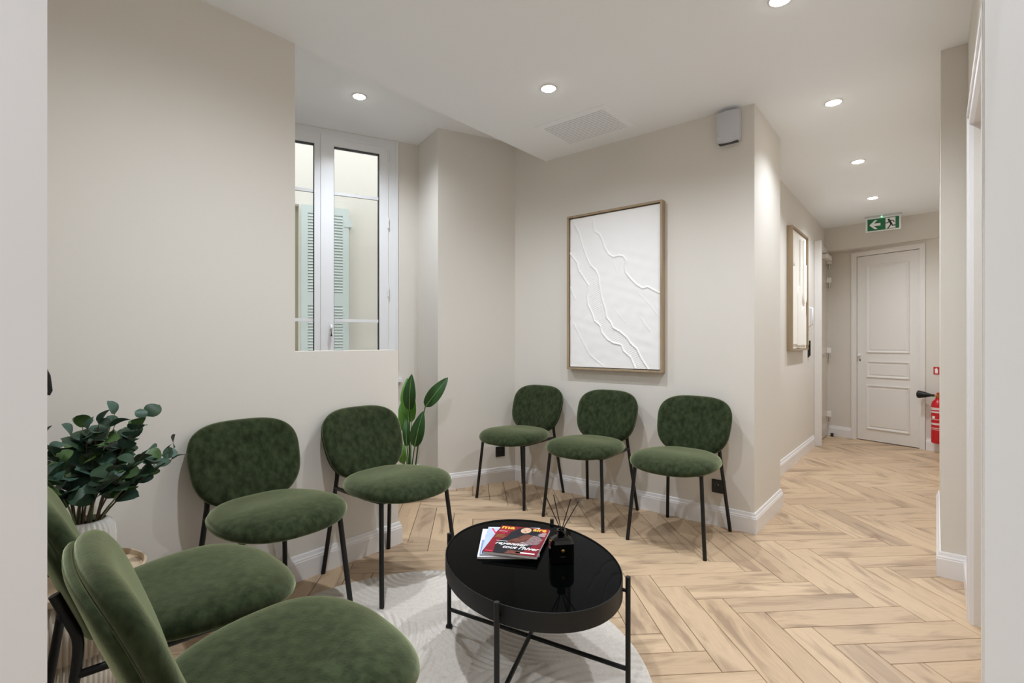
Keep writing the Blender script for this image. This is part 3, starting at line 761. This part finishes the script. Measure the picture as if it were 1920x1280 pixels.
pl = thing('eucalyptus_plant', 'bushy round-leaved green plant in the white ribbed vase', 'plant', (VP_[0], VP_[1], vz + .158))
def leaf_mesh(name, m, L_, W_):
    vs = []; fs = []; n = 7
    for i in range(n + 1):
        t = i / n; w = W_ * (math.sin(math.pi * min(1, .06 + t * .94)) ** .62) * (1 - .12 * t) if 0 < i < n else W_ * (.05 if i == 0 else .0)
        z = .010 * math.sin(math.pi * t)
        vs += [(-w, t * L_, z + .10 * w), (0, t * L_, z - .0006), (w, t * L_, z + .10 * w)]
    for i in range(n):
        o = i * 3
        fs += [(o, o + 1, o + 4, o + 3), (o + 1, o + 2, o + 5, o + 4)]
    me = bpy.data.meshes.new(name); me.from_pydata(vs, [], fs); me.materials.append(MATS[m])
    for p in me.polygons: p.use_smooth = True
    return me
LM = [leaf_mesh('leaf', m, l, w) for m, l, w in (('leaf_blue', .068, .035), ('leaf_dark', .064, .033), ('leaf_fresh', .060, .029), ('leaf_dark', .072, .037), ('leaf_blue', .062, .032))]
rp = random.Random(23)
def orient(o, pos, d, up, k=1):
    d = d.normalized(); x = d.cross(up).normalized(); z = x.cross(d).normalized()
    o.matrix_local = Matrix(((x.x, d.x, z.x, pos.x), (x.y, d.y, z.y, pos.y), (x.z, d.z, z.z, pos.z), (0, 0, 0, 1))) @ Matrix.Diagonal((k, k, k, 1))
branches = []
for i in range(20):
    a = 2 * math.pi * (i * .382) + rp.uniform(-.3, .3)
    spread = (.05, .11, .16, .19, .20)[i % 5] * rp.uniform(.85, 1.1); hgt = (.335, .32, .28, .22, .16)[i % 5] * rp.uniform(.9, 1.08)
    tip = Vector((spread * math.cos(a) + .02, spread * math.sin(a) + .045, hgt))
    if VP_[0] + tip.x < PX + .06: tip.x = PX + .06 - VP_[0]
    b0_ = Vector((.028 * math.cos(a), .028 * math.sin(a), -.01)); mid = Vector((tip.x * .35, tip.y * .35, tip.z * .55))
    pts = []
    for k in range(9):
        t = k / 8; pts.append((1 - t) ** 2 * b0_ + 2 * t * (1 - t) * mid + t * t * tip)
    MB().tube(pts, [.0032 - .0020 * k / 8 for k in range(9)], 6).build('branch', 'branch' if i % 3 else 'twig_green', pl, True)
    branches.append(pts)
    for k in (3, 4, 5, 6, 7, 8):
        if k == 3 and i % 2: continue
        p = pts[k]; d = (pts[k] - pts[k - 1]).normalized()
        for s in ((-1, 1) if k < 8 else (0,)):
            ph = rp.uniform(0, 6.28) if s == -1 or s == 0 else ph + math.pi + rp.uniform(-.3, .3)
            side = Vector((math.cos(ph), math.sin(ph), rp.uniform(-.25, .45)))
            dd_ = (side + d * (.35 if k < 8 else 1.2)).normalized()
            end = p + dd_ * .06
            if VP_[0] + end.x < PX + .012: dd_.x = abs(dd_.x)
            lf = link('leaf', LM[rp.randrange(5)], pl)
            up = Vector((rp.uniform(-.5, .5), rp.uniform(-.5, .5), 1)) + Vector((.5, -.3, 0)) * rp.uniform(0, 1.3)
            orient(lf, p, dd_, up, rp.uniform(.75, 1.12) * (1 if k < 7 else .8))

# ------------------------------------------------------------------ tall leafy plant in the niche
PB = Vector((-2.965, 2.405, 0))
Rv = Vector((math.cos(YAW), math.sin(YAW), 0)); Fv = Vector((-math.sin(YAW), math.cos(YAW), 0))
tp = thing('tall_leaf_plant', 'tall green plant with long paddle leaves behind the half wall', 'plant', PB)
MB().lathe([(0, 0), (.085, 0), (.095, .01), (.112, .13), (.115, .14), (.106, .14), (.102, .12), (0, .12)], 40).build('pot', 'grey_pot', tp, True)
MB().lathe([(0, .122), (.102, .122), (.102, .118), (0, .118)], 30).build('soil', 'soil', tp)
def paddle(b, t, w, dep, m, tilt, sway=0):
    """b, t: (right, height) of leaf base and tip; dep: depth behind the pot centre"""
    P0 = Rv * b[0] + Fv * dep + Vector((0, 0, b[1])); P1 = Rv * t[0] + Fv * (dep + tilt) + Vector((0, 0, t[1]))
    ax = P1 - P0; L_ = ax.length; ax.normalize(); sd_ = ax.cross(-Fv).normalized(); nn = sd_.cross(ax).normalized()
    n = 12; vs = []; fs = []
    for i in range(n + 1):
        u = i / n; ww_ = w * (math.sin(math.pi * (.04 + .96 * u) ** .82) ** .75 if u < 1 else 0) * (1 if u else .25)
        c_ = P0 + ax * (L_ * u) + nn * (.03 * math.sin(math.pi * u))
        vs += [tuple(c_ - sd_ * ww_ + nn * ww_ * .22), tuple(c_ - sd_ * ww_ * .5 + nn * ww_ * .07), tuple(c_), tuple(c_ + sd_ * ww_ * .5 + nn * ww_ * .07), tuple(c_ + sd_ * ww_ + nn * ww_ * .22)]
    for i in range(n):
        for k in range(4): o = i * 5 + k; fs.append((o, o + 1, o + 6, o + 5))
    mb = MB(); mb.add(vs, fs); lf = mb.build('leaf', m, tp, 'all')
    rib = [P0 + ax * (L_ * u) + nn * (.03 * math.sin(math.pi * u) + .0015) for u in (0, .25, .5, .75, .97)]
    MB().tube(rib, [.0035, .003, .0025, .002, .0008], 6).build('leaf_rib', 'palm_rib', lf, True)
    s0 = Rv * (b[0] * .25 + sway) + Fv * dep * .3 + Vector((0, 0, .115)); m_ = s0.lerp(P0, .55) + Rv * (-b[0] * .18)
    pts = [(1 - u) ** 2 * s0 + 2 * u * (1 - u) * m_ + u * u * P0 for u in (0, .2, .4, .6, .8, 1)]
    MB().tube(pts, [.006, .0055, .005, .0045, .004, .0035], 8).build('stalk', 'palm_rib' if m == 'palm_fresh' else 'palm_dark', lf, True)
K = 3.74 / 958
def hz(px, py): return ((px - 763) * K, 1.15 - (py - 640) * K)
paddle(hz(764.5, 767), hz(770.5, 699), .046, -.06, 'palm_dark', -.03)
paddle(hz(758, 780), hz(755, 709), .046, .02, 'palm_fresh', .03)
paddle(hz(792, 762), hz(834, 707), .050, -.02, 'palm_dark', .02)
paddle(hz(775.5, 833), hz(792.5, 766), .050, -.09, 'palm_dark', -.02)
paddle(hz(763, 793), hz(762, 730), .042, .04, 'palm_fresh', .03)
paddle(hz(754, 863), hz(758, 826), .030, -.10, 'palm_fresh', -.02)
paddle(hz(757, 838), hz(754, 780), .026, .0, 'palm_dark', .05)
paddle(hz(746, 810), hz(745, 750), .034, .05, 'palm_fresh', .04)
paddle(hz(735, 800), hz(712, 735), .045, .02, 'palm_dark', .03)

# ------------------------------------------------------------------ large artwork
AW, AH = .752, 1.148
art = thing('wall_artwork', 'large white textured relief artwork in a thin oak frame', 'artwork', (-1.770, AY, .942))
fm = MB(); fd = .052; ft = .014
for x0, x1, z0, z1 in ((-AW / 2, -AW / 2 + ft, 0, AH), (AW / 2 - ft, AW / 2, 0, AH), (-AW / 2 + ft, AW / 2 - ft, 0, ft), (-AW / 2 + ft, AW / 2 - ft, AH - ft, AH)):
    MB().cbox(x0, x1, -fd, -.001, z0, z1, .001).build('frame_rail', 'oak_frame', art)
MB().box(-AW / 2 + ft, AW / 2 - ft, -.012, -.004, ft, AH - ft).build('backing', 'dark_void', art)
cw, chh = AW - 2 * ft - .012, AH - 2 * ft - .012
def uvpt(x, y):
    u = (x - 70) / 618.; yt = 150 - 115 * u; yb = 1168 + 22 * u
    uu = u * 1.1 / (1 + .1 * u)
    return (uu * cw, (1 - (y - yt) / (yb - yt)) * chh)
lines = {
 'a': ([(232, 150), (232, 180), (240, 230), (275, 250), (295, 290), (310, 340), (335, 385), (370, 408), (410, 398), (440, 405), (455, 430), (448, 470), (455, 515), (490, 560), (530, 600), (570, 625), (605, 615), (640, 635), (688, 660)], 1.0),
 'b': ([(92, 150), (95, 170), (130, 240), (160, 340), (185, 410), (215, 470), (250, 500), (268, 540), (275, 600), (290, 690), (315, 770), (325, 830), (355, 865), (370, 900), (420, 930), (465, 970), (490, 1010), (530, 1045), (560, 1110), (610, 1190)], 1.0),
 'c': ([(66, 380), (120, 450), (130, 500), (160, 545), (200, 605), (190, 680), (195, 740), (225, 800), (240, 850), (280, 885), (290, 930), (330, 980), (370, 1005), (425, 1018), (440, 1060), (490, 1105), (525, 1190)], 1.0),
 'd': ([(72, 620), (85, 650), (105, 700)], .5), 'e': ([(95, 870), (130, 940), (170, 1020), (210, 1090), (300, 1165)], .35),
 'f': ([(550, 665), (620, 740), (684, 825)], .22), 'g': ([(560, 830), (590, 880), (620, 920)], .25), 'h': ([(375, 440), (395, 510)], .25), 'i': ([(380, 770), (450, 860)], .15)}
nx, ny = 190, 285
gx, gy = np.meshgrid(np.linspace(0, cw, nx), np.linspace(0, chh, ny), indexing='xy')
hgt = np.zeros_like(gx)
def segdist(pts):
    best = np.full(gx.shape, 9.)
    for (ax_, ay_), (bx_, by_) in zip(pts[:-1], pts[1:]):
        dx, dy = bx_ - ax_, by_ - ay_; l2 = dx * dx + dy * dy + 1e-12
        t = np.clip(((gx - ax_) * dx + (gy - ay_) * dy) / l2, 0, 1)
        best = np.minimum(best, np.hypot(gx - ax_ - t * dx, gy - ay_ - t * dy))
    return best
P_ = {}
for k, (pp, amp) in lines.items():
    q = [uvpt(*p) for p in pp]; P_[k] = q; dist = segdist(q)
    hgt += amp * .0068 * np.exp(-(dist / .0052) ** 2)
bx = np.interp(-gy, [-p[1] for p in P_['b']], [p[0] for p in P_['b']]); cx_ = np.interp(-gy, [-p[1] for p in P_['c']], [p[0] for p in P_['c']])
ins = ((gx > cx_ + .004) & (gx < bx - .004)).astype(float)
hgt += ins * (-.0010 + .0016 * np.sin((gy - gx * .45) * 2 * np.pi / .0150))
rs = np.random.RandomState(3)
for _ in range(26):
    kx, ky = rs.normal(0, 40, 2); hgt += .00016 * np.sin(gx * kx + gy * ky + rs.rand() * 6)
vs = np.stack([gx - cw / 2, -.034 - hgt, gy + ft + .006], -1).reshape(-1, 3)
fs = [(j * nx + i, j * nx + i + 1, (j + 1) * nx + i + 1, (j + 1) * nx + i) for j in range(ny - 1) for i in range(nx - 1)]
me = bpy.data.meshes.new('canvas'); me.from_pydata([tuple(v) for v in vs], [], fs); me.materials.append(MATS['canvas'])
for p in me.polygons: p.use_smooth = True
link('canvas', me, art)
MB().box(-cw / 2, cw / 2, -.033, -.011, ft + .006, ft + .006 + chh).build('stretcher_bars', 'canvas', art)

# smaller artwork in the corridor
ar2 = thing('wall_artwork', 'narrow cream relief artwork in an oak frame on the corridor wall', 'artwork', (-1.037, 5.495, 1.066), math.pi / 2)
W2, H2 = .735, 1.13
for x0, x1, z0, z1 in ((-W2 / 2, -W2 / 2 + ft, 0, H2), (W2 / 2 - ft, W2 / 2, 0, H2), (-W2 / 2 + ft, W2 / 2 - ft, 0, ft), (-W2 / 2 + ft, W2 / 2 - ft, H2 - ft, H2)):
    MB().cbox(x0, x1, -.05, -.001, z0, z1, .001).build('frame_rail', 'oak_frame', ar2)
MB().box(-W2 / 2 + ft + .004, W2 / 2 - ft - .004, -.03, -.005, ft + .004, H2 - ft - .004).build('canvas', 'relief_cream', ar2)
def strip(x0, x1, z0, z1, top, th_):
    r_ = (x1 - x0) / 2; cx0 = (x0 + x1) / 2; pts = []
    if top: pts = [(x0, z0), (x1, z0)] + [(cx0 + r_ * math.cos(a), z1 - r_ + r_ * math.sin(a)) for a in [math.pi * k / 12 for k in range(13)]]
    else: pts = [(x1, z1), (x0, z1)] + [(cx0 - r_ * math.cos(a), z0 + r_ - r_ * math.sin(a)) for a in [math.pi * k / 12 for k in range(13)]]
    MB().prism(pts, .03, .03 + th_, Matrix(((1, 0, 0, 0), (0, 0, -1, 0), (0, 1, 0, 0), (0, 0, 0, 1)))).build('relief_strip', 'relief_cream', ar2)
for a_ in ((-.32, -.10, .06, .78, True, .010), (-.26, -.19, .78, 1.04, False, .014), (-.115, .05, .05, .60, True, .018), (.02, .12, .52, 1.06, False, .012),
           (.15, .29, .46, .84, False, .018), (.18, .27, .84, 1.08, True, .010), (.07, .31, .05, .42, True, .010)): strip(*a_)

# ------------------------------------------------------------------ small fixtures
vn = thing('ceiling_vent', 'white slatted air vent grille in the ceiling', 'vent', (-1.80, 2.935, CE))
vw, vd = .262, .218
for x0, x1, y0, y1 in ((-vw, vw, -vd, -vd + .042), (-vw, vw, vd - .042, vd), (-vw, -vw + .034, -vd + .042, vd - .042), (vw - .034, vw, -vd + .042, vd - .042)):
    MB().cbox(x0, x1, y0, y1, -.006, 0, .0015).build('vent_frame', 'ceiling_paint', vn)
MB().box(-vw + .03, vw - .03, -vd + .04, vd - .04, -.0015, -.0005).build('slat_gap_shade', 'vent_shadow', vn)  # grey sheet: the shade between the slats put in as colour
for i in range(16):
    y = -vd + .050 + i * (2 * vd - .10) / 15
    MB().add([(-vw + .034, y - .0062, -.0022), (vw - .034, y - .0062, -.0022), (vw - .034, y + .0062, -.0050), (-vw + .034, y + .0062, -.0050),
              (-vw + .034, y - .0062, -.0014), (vw - .034, y - .0062, -.0014), (vw - .034, y + .0062, -.0042), (-vw + .034, y + .0062, -.0042)],
             [(0, 1, 2, 3), (7, 6, 5, 4), (0, 4, 5, 1), (1, 5, 6, 2), (2, 6, 7, 3), (3, 7, 4, 0)]).build('slat', 'ceiling_paint', vn)

al = thing('alarm_siren', 'pale grey alarm siren box high on the artwork wall', 'siren', (-.978, AY, 2.372))
mb = MB(); vs = []; fs = []; n = 13
for (yo, inset) in ((0, 0), (.045, 0), (.056, .004), (.06, .012)):
    for i in range(n):
        u = i / (n - 1) * 2 - 1
        vs.append((u * (.068 - inset), -yo - (.008 * (1 - u * u) if yo else 0), .0 + inset - .008 * (1 - u * u) * 1))
    for i in range(n):
        u = 1 - i / (n - 1) * 2
        vs.append((u * (.068 - inset), -yo - (.008 * (1 - u * u) if yo else 0), .176 - inset + .008 * (1 - u * u)))
m2 = 2 * n
for i in range(3):
    for k in range(m2): fs.append((i * m2 + k, i * m2 + (k + 1) % m2, (i + 1) * m2 + (k + 1) % m2, (i + 1) * m2 + k))
for i in range(n - 1): fs.append((3 * m2 + i, 3 * m2 + i + 1, 3 * m2 + m2 - 2 - i, 3 * m2 + m2 - 1 - i))
mb.add(vs, fs).build('housing', 'plastic_grey', al, True)
MB().box(-.055, .055, -.040, -.012, -.010, .002).build('speaker_slot', 'rubber', al)
MB().cbox(-.06, .06, -.066, -.058, .008, .03, .003).build('light_band', 'plastic_grey', al)

def socket(loc, rz, lab):
    t = thing('wall_socket', lab, 'socket', loc, rz, 'black wall sockets')
    MB().cbox(-.041, .041, -.009, 0, 0, .082, .002).build('plate', 'black_plastic', t)
    MB().lathe([(.019, .0), (.021, .0), (.021, -.0015), (.019, -.0015), (.019, .006), (0, .006)], 24, Mloc(0, -.009, .041, 0, math.radians(-90))).build('well', 'black_bottle', t, True)
    MB().tube([(0, -.012, .052), (0, -.004, .052)], .0024, 8).build('earth_pin', 'chrome', t)
    return t
socket((-1.045, AY, .204), 0, 'black wall socket behind the chair nearest the corridor')
p = (A0[0] - .14 * ex, A0[1] - .14 * ey)
socket((p[0], p[1], .210), math.radians(90) - ANG, 'black wall socket on the niche pier, left of the chair row')

# exit sign hanging in the corridor
zc = cz(6.80)
es = thing('exit_sign', 'hanging green emergency exit sign with arrow and running figure', 'sign', (-.440, 6.80, zc), math.radians(-3))
MB().cbox(-.165, .165, -.022, .022, -.014, 0, .003).build('housing', 'plastic_grey', es)
MB().box(-.155, .155, -.003, .003, -.168, -.012).build('panel', 'acrylic', es)
Ms = Matrix(((1, 0, 0, 0), (0, 0, -1, 0), (0, 1, 0, 0), (0, 0, 0, 1)))      # (x,z) print facing -y
def sign_print(parent, name, poly, m, lay, M=Ms): return MB().prism(poly, .003 + lay * .0004, .0034 + lay * .0004, M).build(name, m, parent)
sign_print(es, 'sign_face', [(-.139, -.157), (.139, -.157), (.139, -.030), (-.139, -.030)], 'sign_green', 0)
sign_print(es, 'door_pictogram', [(.022, -.155), (.108, -.155), (.108, -.036), (.022, -.036)], 'sign_white', 1)
sign_print(es, 'arrow', [(-.122, -.094), (-.074, -.046), (-.048, -.046), (-.080, -.080), (-.022, -.080), (-.022, -.108), (-.080, -.108), (-.048, -.142), (-.074, -.142)], 'sign_white', 1)
fig = 'running_figure'
sign_print(es, fig, [(.050 + .0095 * math.cos(a), -.056 + .0105 * math.sin(a)) for a in [2 * math.pi * k / 16 for k in range(16)]], 'sign_dark', 2)
def limb(pts, w):
    for (x0, z0), (x1, z1) in zip(pts[:-1], pts[1:]):
        d = math.hypot(x1 - x0, z1 - z0); nx_, nz_ = -(z1 - z0) / d * w, (x1 - x0) / d * w
        ex_, ez_ = (x1 - x0) / d * w * .5, (z1 - z0) / d * w * .5
        sign_print(es, fig, [(x0 + nx_ - ex_, z0 + nz_ - ez_), (x0 - nx_ - ex_, z0 - nz_ - ez_), (x1 - nx_ + ex_, z1 - nz_ + ez_), (x1 + nx_ + ex_, z1 + nz_ + ez_)], 'sign_dark', 2)
limb([(.056, -.068), (.072, -.104)], .0095)
limb([(.056, -.070), (.042, -.088), (.024, -.090)], .0042)
limb([(.064, -.068), (.086, -.070), (.098, -.086)], .0042)
limb([(.070, -.104), (.058, -.128), (.042, -.148)], .0052)
limb([(.074, -.102), (.082, -.122), (.106, -.122)], .0052)
sign_print(es, fig, [(.022, -.154), (.108, -.154), (.108, -.151), (.022, -.151)], 'sign_dark', 2)
MB().lathe([(0, 0), (.006, 0), (.004, -.004), (0, -.005)], 12, Mloc(-.01, -.018, -.013)).build('led', 'green_led', es, True)

# intercom and remote on the corridor wall
ic = thing('intercom_handset', 'white wall intercom handset with coiled cord beside the small artwork', 'intercom', (-1.037, 6.13, 1.305), math.pi / 2)
MB().cbox(-.042, .042, -.022, 0, .0, .21, .004).build('base', 'plastic_white', ic)
MB().cbox(-.036, .0, -.052, -.020, .012, .20, .008).build('handset', 'plastic_white', ic, True)
MB().box(.012, .034, -.0235, -.021, .11, .165).build('speaker_grille', 'rubber', ic)
coil = [(-.018 + .055 * math.sin(math.pi * t) * .5 + .004 * math.cos(t * 60), -.03 + .004 * math.sin(t * 60), .012 - .13 * math.sin(math.pi * t)) for t in [k / 120 for k in range(121)]]
MB().tube(coil, .0022, 6).build('cord', 'plastic_white', ic, True)
rm = thing('remote_control', 'slim black remote in a holder under the intercom', 'remote', (-1.037, 6.13, .985), math.pi / 2)
MB().cbox(-.026, .026, -.012, 0, 0, .13, .002).build('holder', 'black_plastic', rm)
MB().cbox(-.020, .020, -.022, -.011, .015, .175, .003).build('handset', 'black_satin', rm)
MB().box(-.012, .012, -.0228, -.0215, .13, .155).build('button', 'rubber', rm)

# fire extinguisher and its sign on the end wall
s_ext = 1.165
pe = MD @ Vector((s_ext, -.075, 0))
fx = thing('fire_extinguisher', 'red fire extinguisher with black horn on the corridor end wall', 'extinguisher', (pe.x, pe.y, .10), DA)
MB().lathe([(0, .004), (.05, 0), (.058, .006), (.060, .02), (.060, .38), (.056, .41), (.044, .435), (.026, .452), (.024, .47), (0, .47)], 40).build('cylinder', 'red', fx, True)
for z0, z1, m in ((.345, .370, 'label_pale'), (.315, .332, 'label_pale'), (.245, .252, 'label_pale'), (.192, .212, 'label_pale'), (.155, .162, 'label_pale'), (.14, .144, 'label_pale')):
    MB().lathe([(.0604, z0), (.0607, z0), (.0607, z1), (.0604, z1)], 40).build('label_band', m, fx, True)
MB().prism([(-.03, .256), (-.008, .256), (-.008, .283), (-.03, .283)], .056, .0608, Mloc(0, 0, 0) @ Ms).build('label_mark', 'sign_white', fx)
MB().lathe([(0, .468), (.020, .468), (.020, .50), (.014, .505), (0, .508)], 20).build('valve', 'brass', fx, True)
MB().cbox(-.012, .10, -.010, .010, .512, .522, .002).build('handle', 'red', fx)
MB().add([(-.012, -.009, .500), (-.012, .009, .500), (.09, .009, .565), (.09, -.009, .565), (-.012, -.009, .512), (-.012, .009, .512), (.09, .009, .577), (.09, -.009, .577)],
         [(0, 1, 2, 3), (7, 6, 5, 4), (0, 4, 5, 1), (1, 5, 6, 2), (2, 6, 7, 3), (3, 7, 4, 0)]).build('lever', 'red', fx)
MB().lathe([(0, 0), (.012, 0), (.013, .03), (.030, .085), (.040, .130), (.040, .142), (.034, .148), (0, .146)], 24, Mloc(-.025, -.02, .492, 0, 0, math.radians(-90)) ).build('discharge_horn', 'black_satin', fx, True)
MB().tube([(0, -.01, .49), (-.03, -.02, .492)], .009, 10).build('horn_elbow', 'brass', fx, True)
MB().box(-.02, .02, .055, .075, .25, .40).build('wall_bracket', 'rubber', fx)
fsn = thing('fire_sign', 'small red fire extinguisher sign above the extinguisher', 'sign', (pe.x - .0 + .0, pe.y, .81), DA)
ps = MD @ Vector((1.17, 0, 0)); fsn.location = (ps.x, ps.y, .805)
MB().box(-.075, .075, -.003, 0, 0, .078).build('plate', 'sign_red', fsn)
def sp2(name, poly, m, lay=0): return MB().prism(poly, .003 + lay * .0004, .0034 + lay * .0004, Ms).build(name, m, fsn)
sp2('extinguisher_pictogram', [(-.062, .012), (-.036, .012), (-.036, .05), (-.042, .058), (-.042, .066), (-.056, .066), (-.056, .058), (-.062, .05)], 'sign_white')
sp2('extinguisher_pictogram', [(-.058, .060), (-.068, .052), (-.066, .049), (-.055, .056)], 'sign_white')
fl_ = [(.0, .012), (.016, .012), (.026, .03), (.02, .04), (.014, .066), (.006, .048), (-.004, .056), (-.01, .03)]
sp2('flame_pictogram', fl_, 'sign_white')
MB().box(-.06, -.01, -.002, 0, -.016, -.010).build('caption', 'plastic_grey', fsn)
# door stop on the floor
dsx = MD @ Vector((.10, -.06, 0))
ds = thing('door_stop', 'small dark door stop on the floor at the corridor end', 'door stop', (dsx.x, dsx.y, 0), DA)
MB().lathe([(0, 0), (.022, 0), (.022, .004), (.012, .008), (.012, .02), (0, .02)], 20).build('base', 'black_metal', ds, True)
MB().lathe([(.0, .018), (.016, .018), (.018, .024), (.018, .034), (.014, .038), (0, .038)], 20).build('bumper', 'rubber', ds, True)

# black leaf-shaped wall hook on the doorway wall
hk = thing('wall_hook', 'black curved wall hook just showing past the left door jamb', 'hook', (-1.40, .1, 1.005))
MB().cbox(-.02, .02, 0, .008, .03, .11, .002).build('back_plate', 'black_metal', hk)
MB().tube([(0, .006, .09), (0, .05, .10), (0, .078, .12), (0, .086, .137)], [.006, .006, .005, .003], 10).build('upper_prong', 'black_metal', hk, True)
MB().tube([(0, .080, .132), (.0, .090, .10), (.0, .094, .06), (.0, .093, .03), (.0, .090, .0)], [.002, .0045, .005, .004, .0025], 10).build('outer_blade', 'black_metal', hk, True)
MB().tube([(.01, .086, .11), (.012, .097, .075), (.012, .100, .045), (.012, .097, .036)], [.002, .004, .004, .003], 10).build('inner_blade', 'black_metal', hk, True)
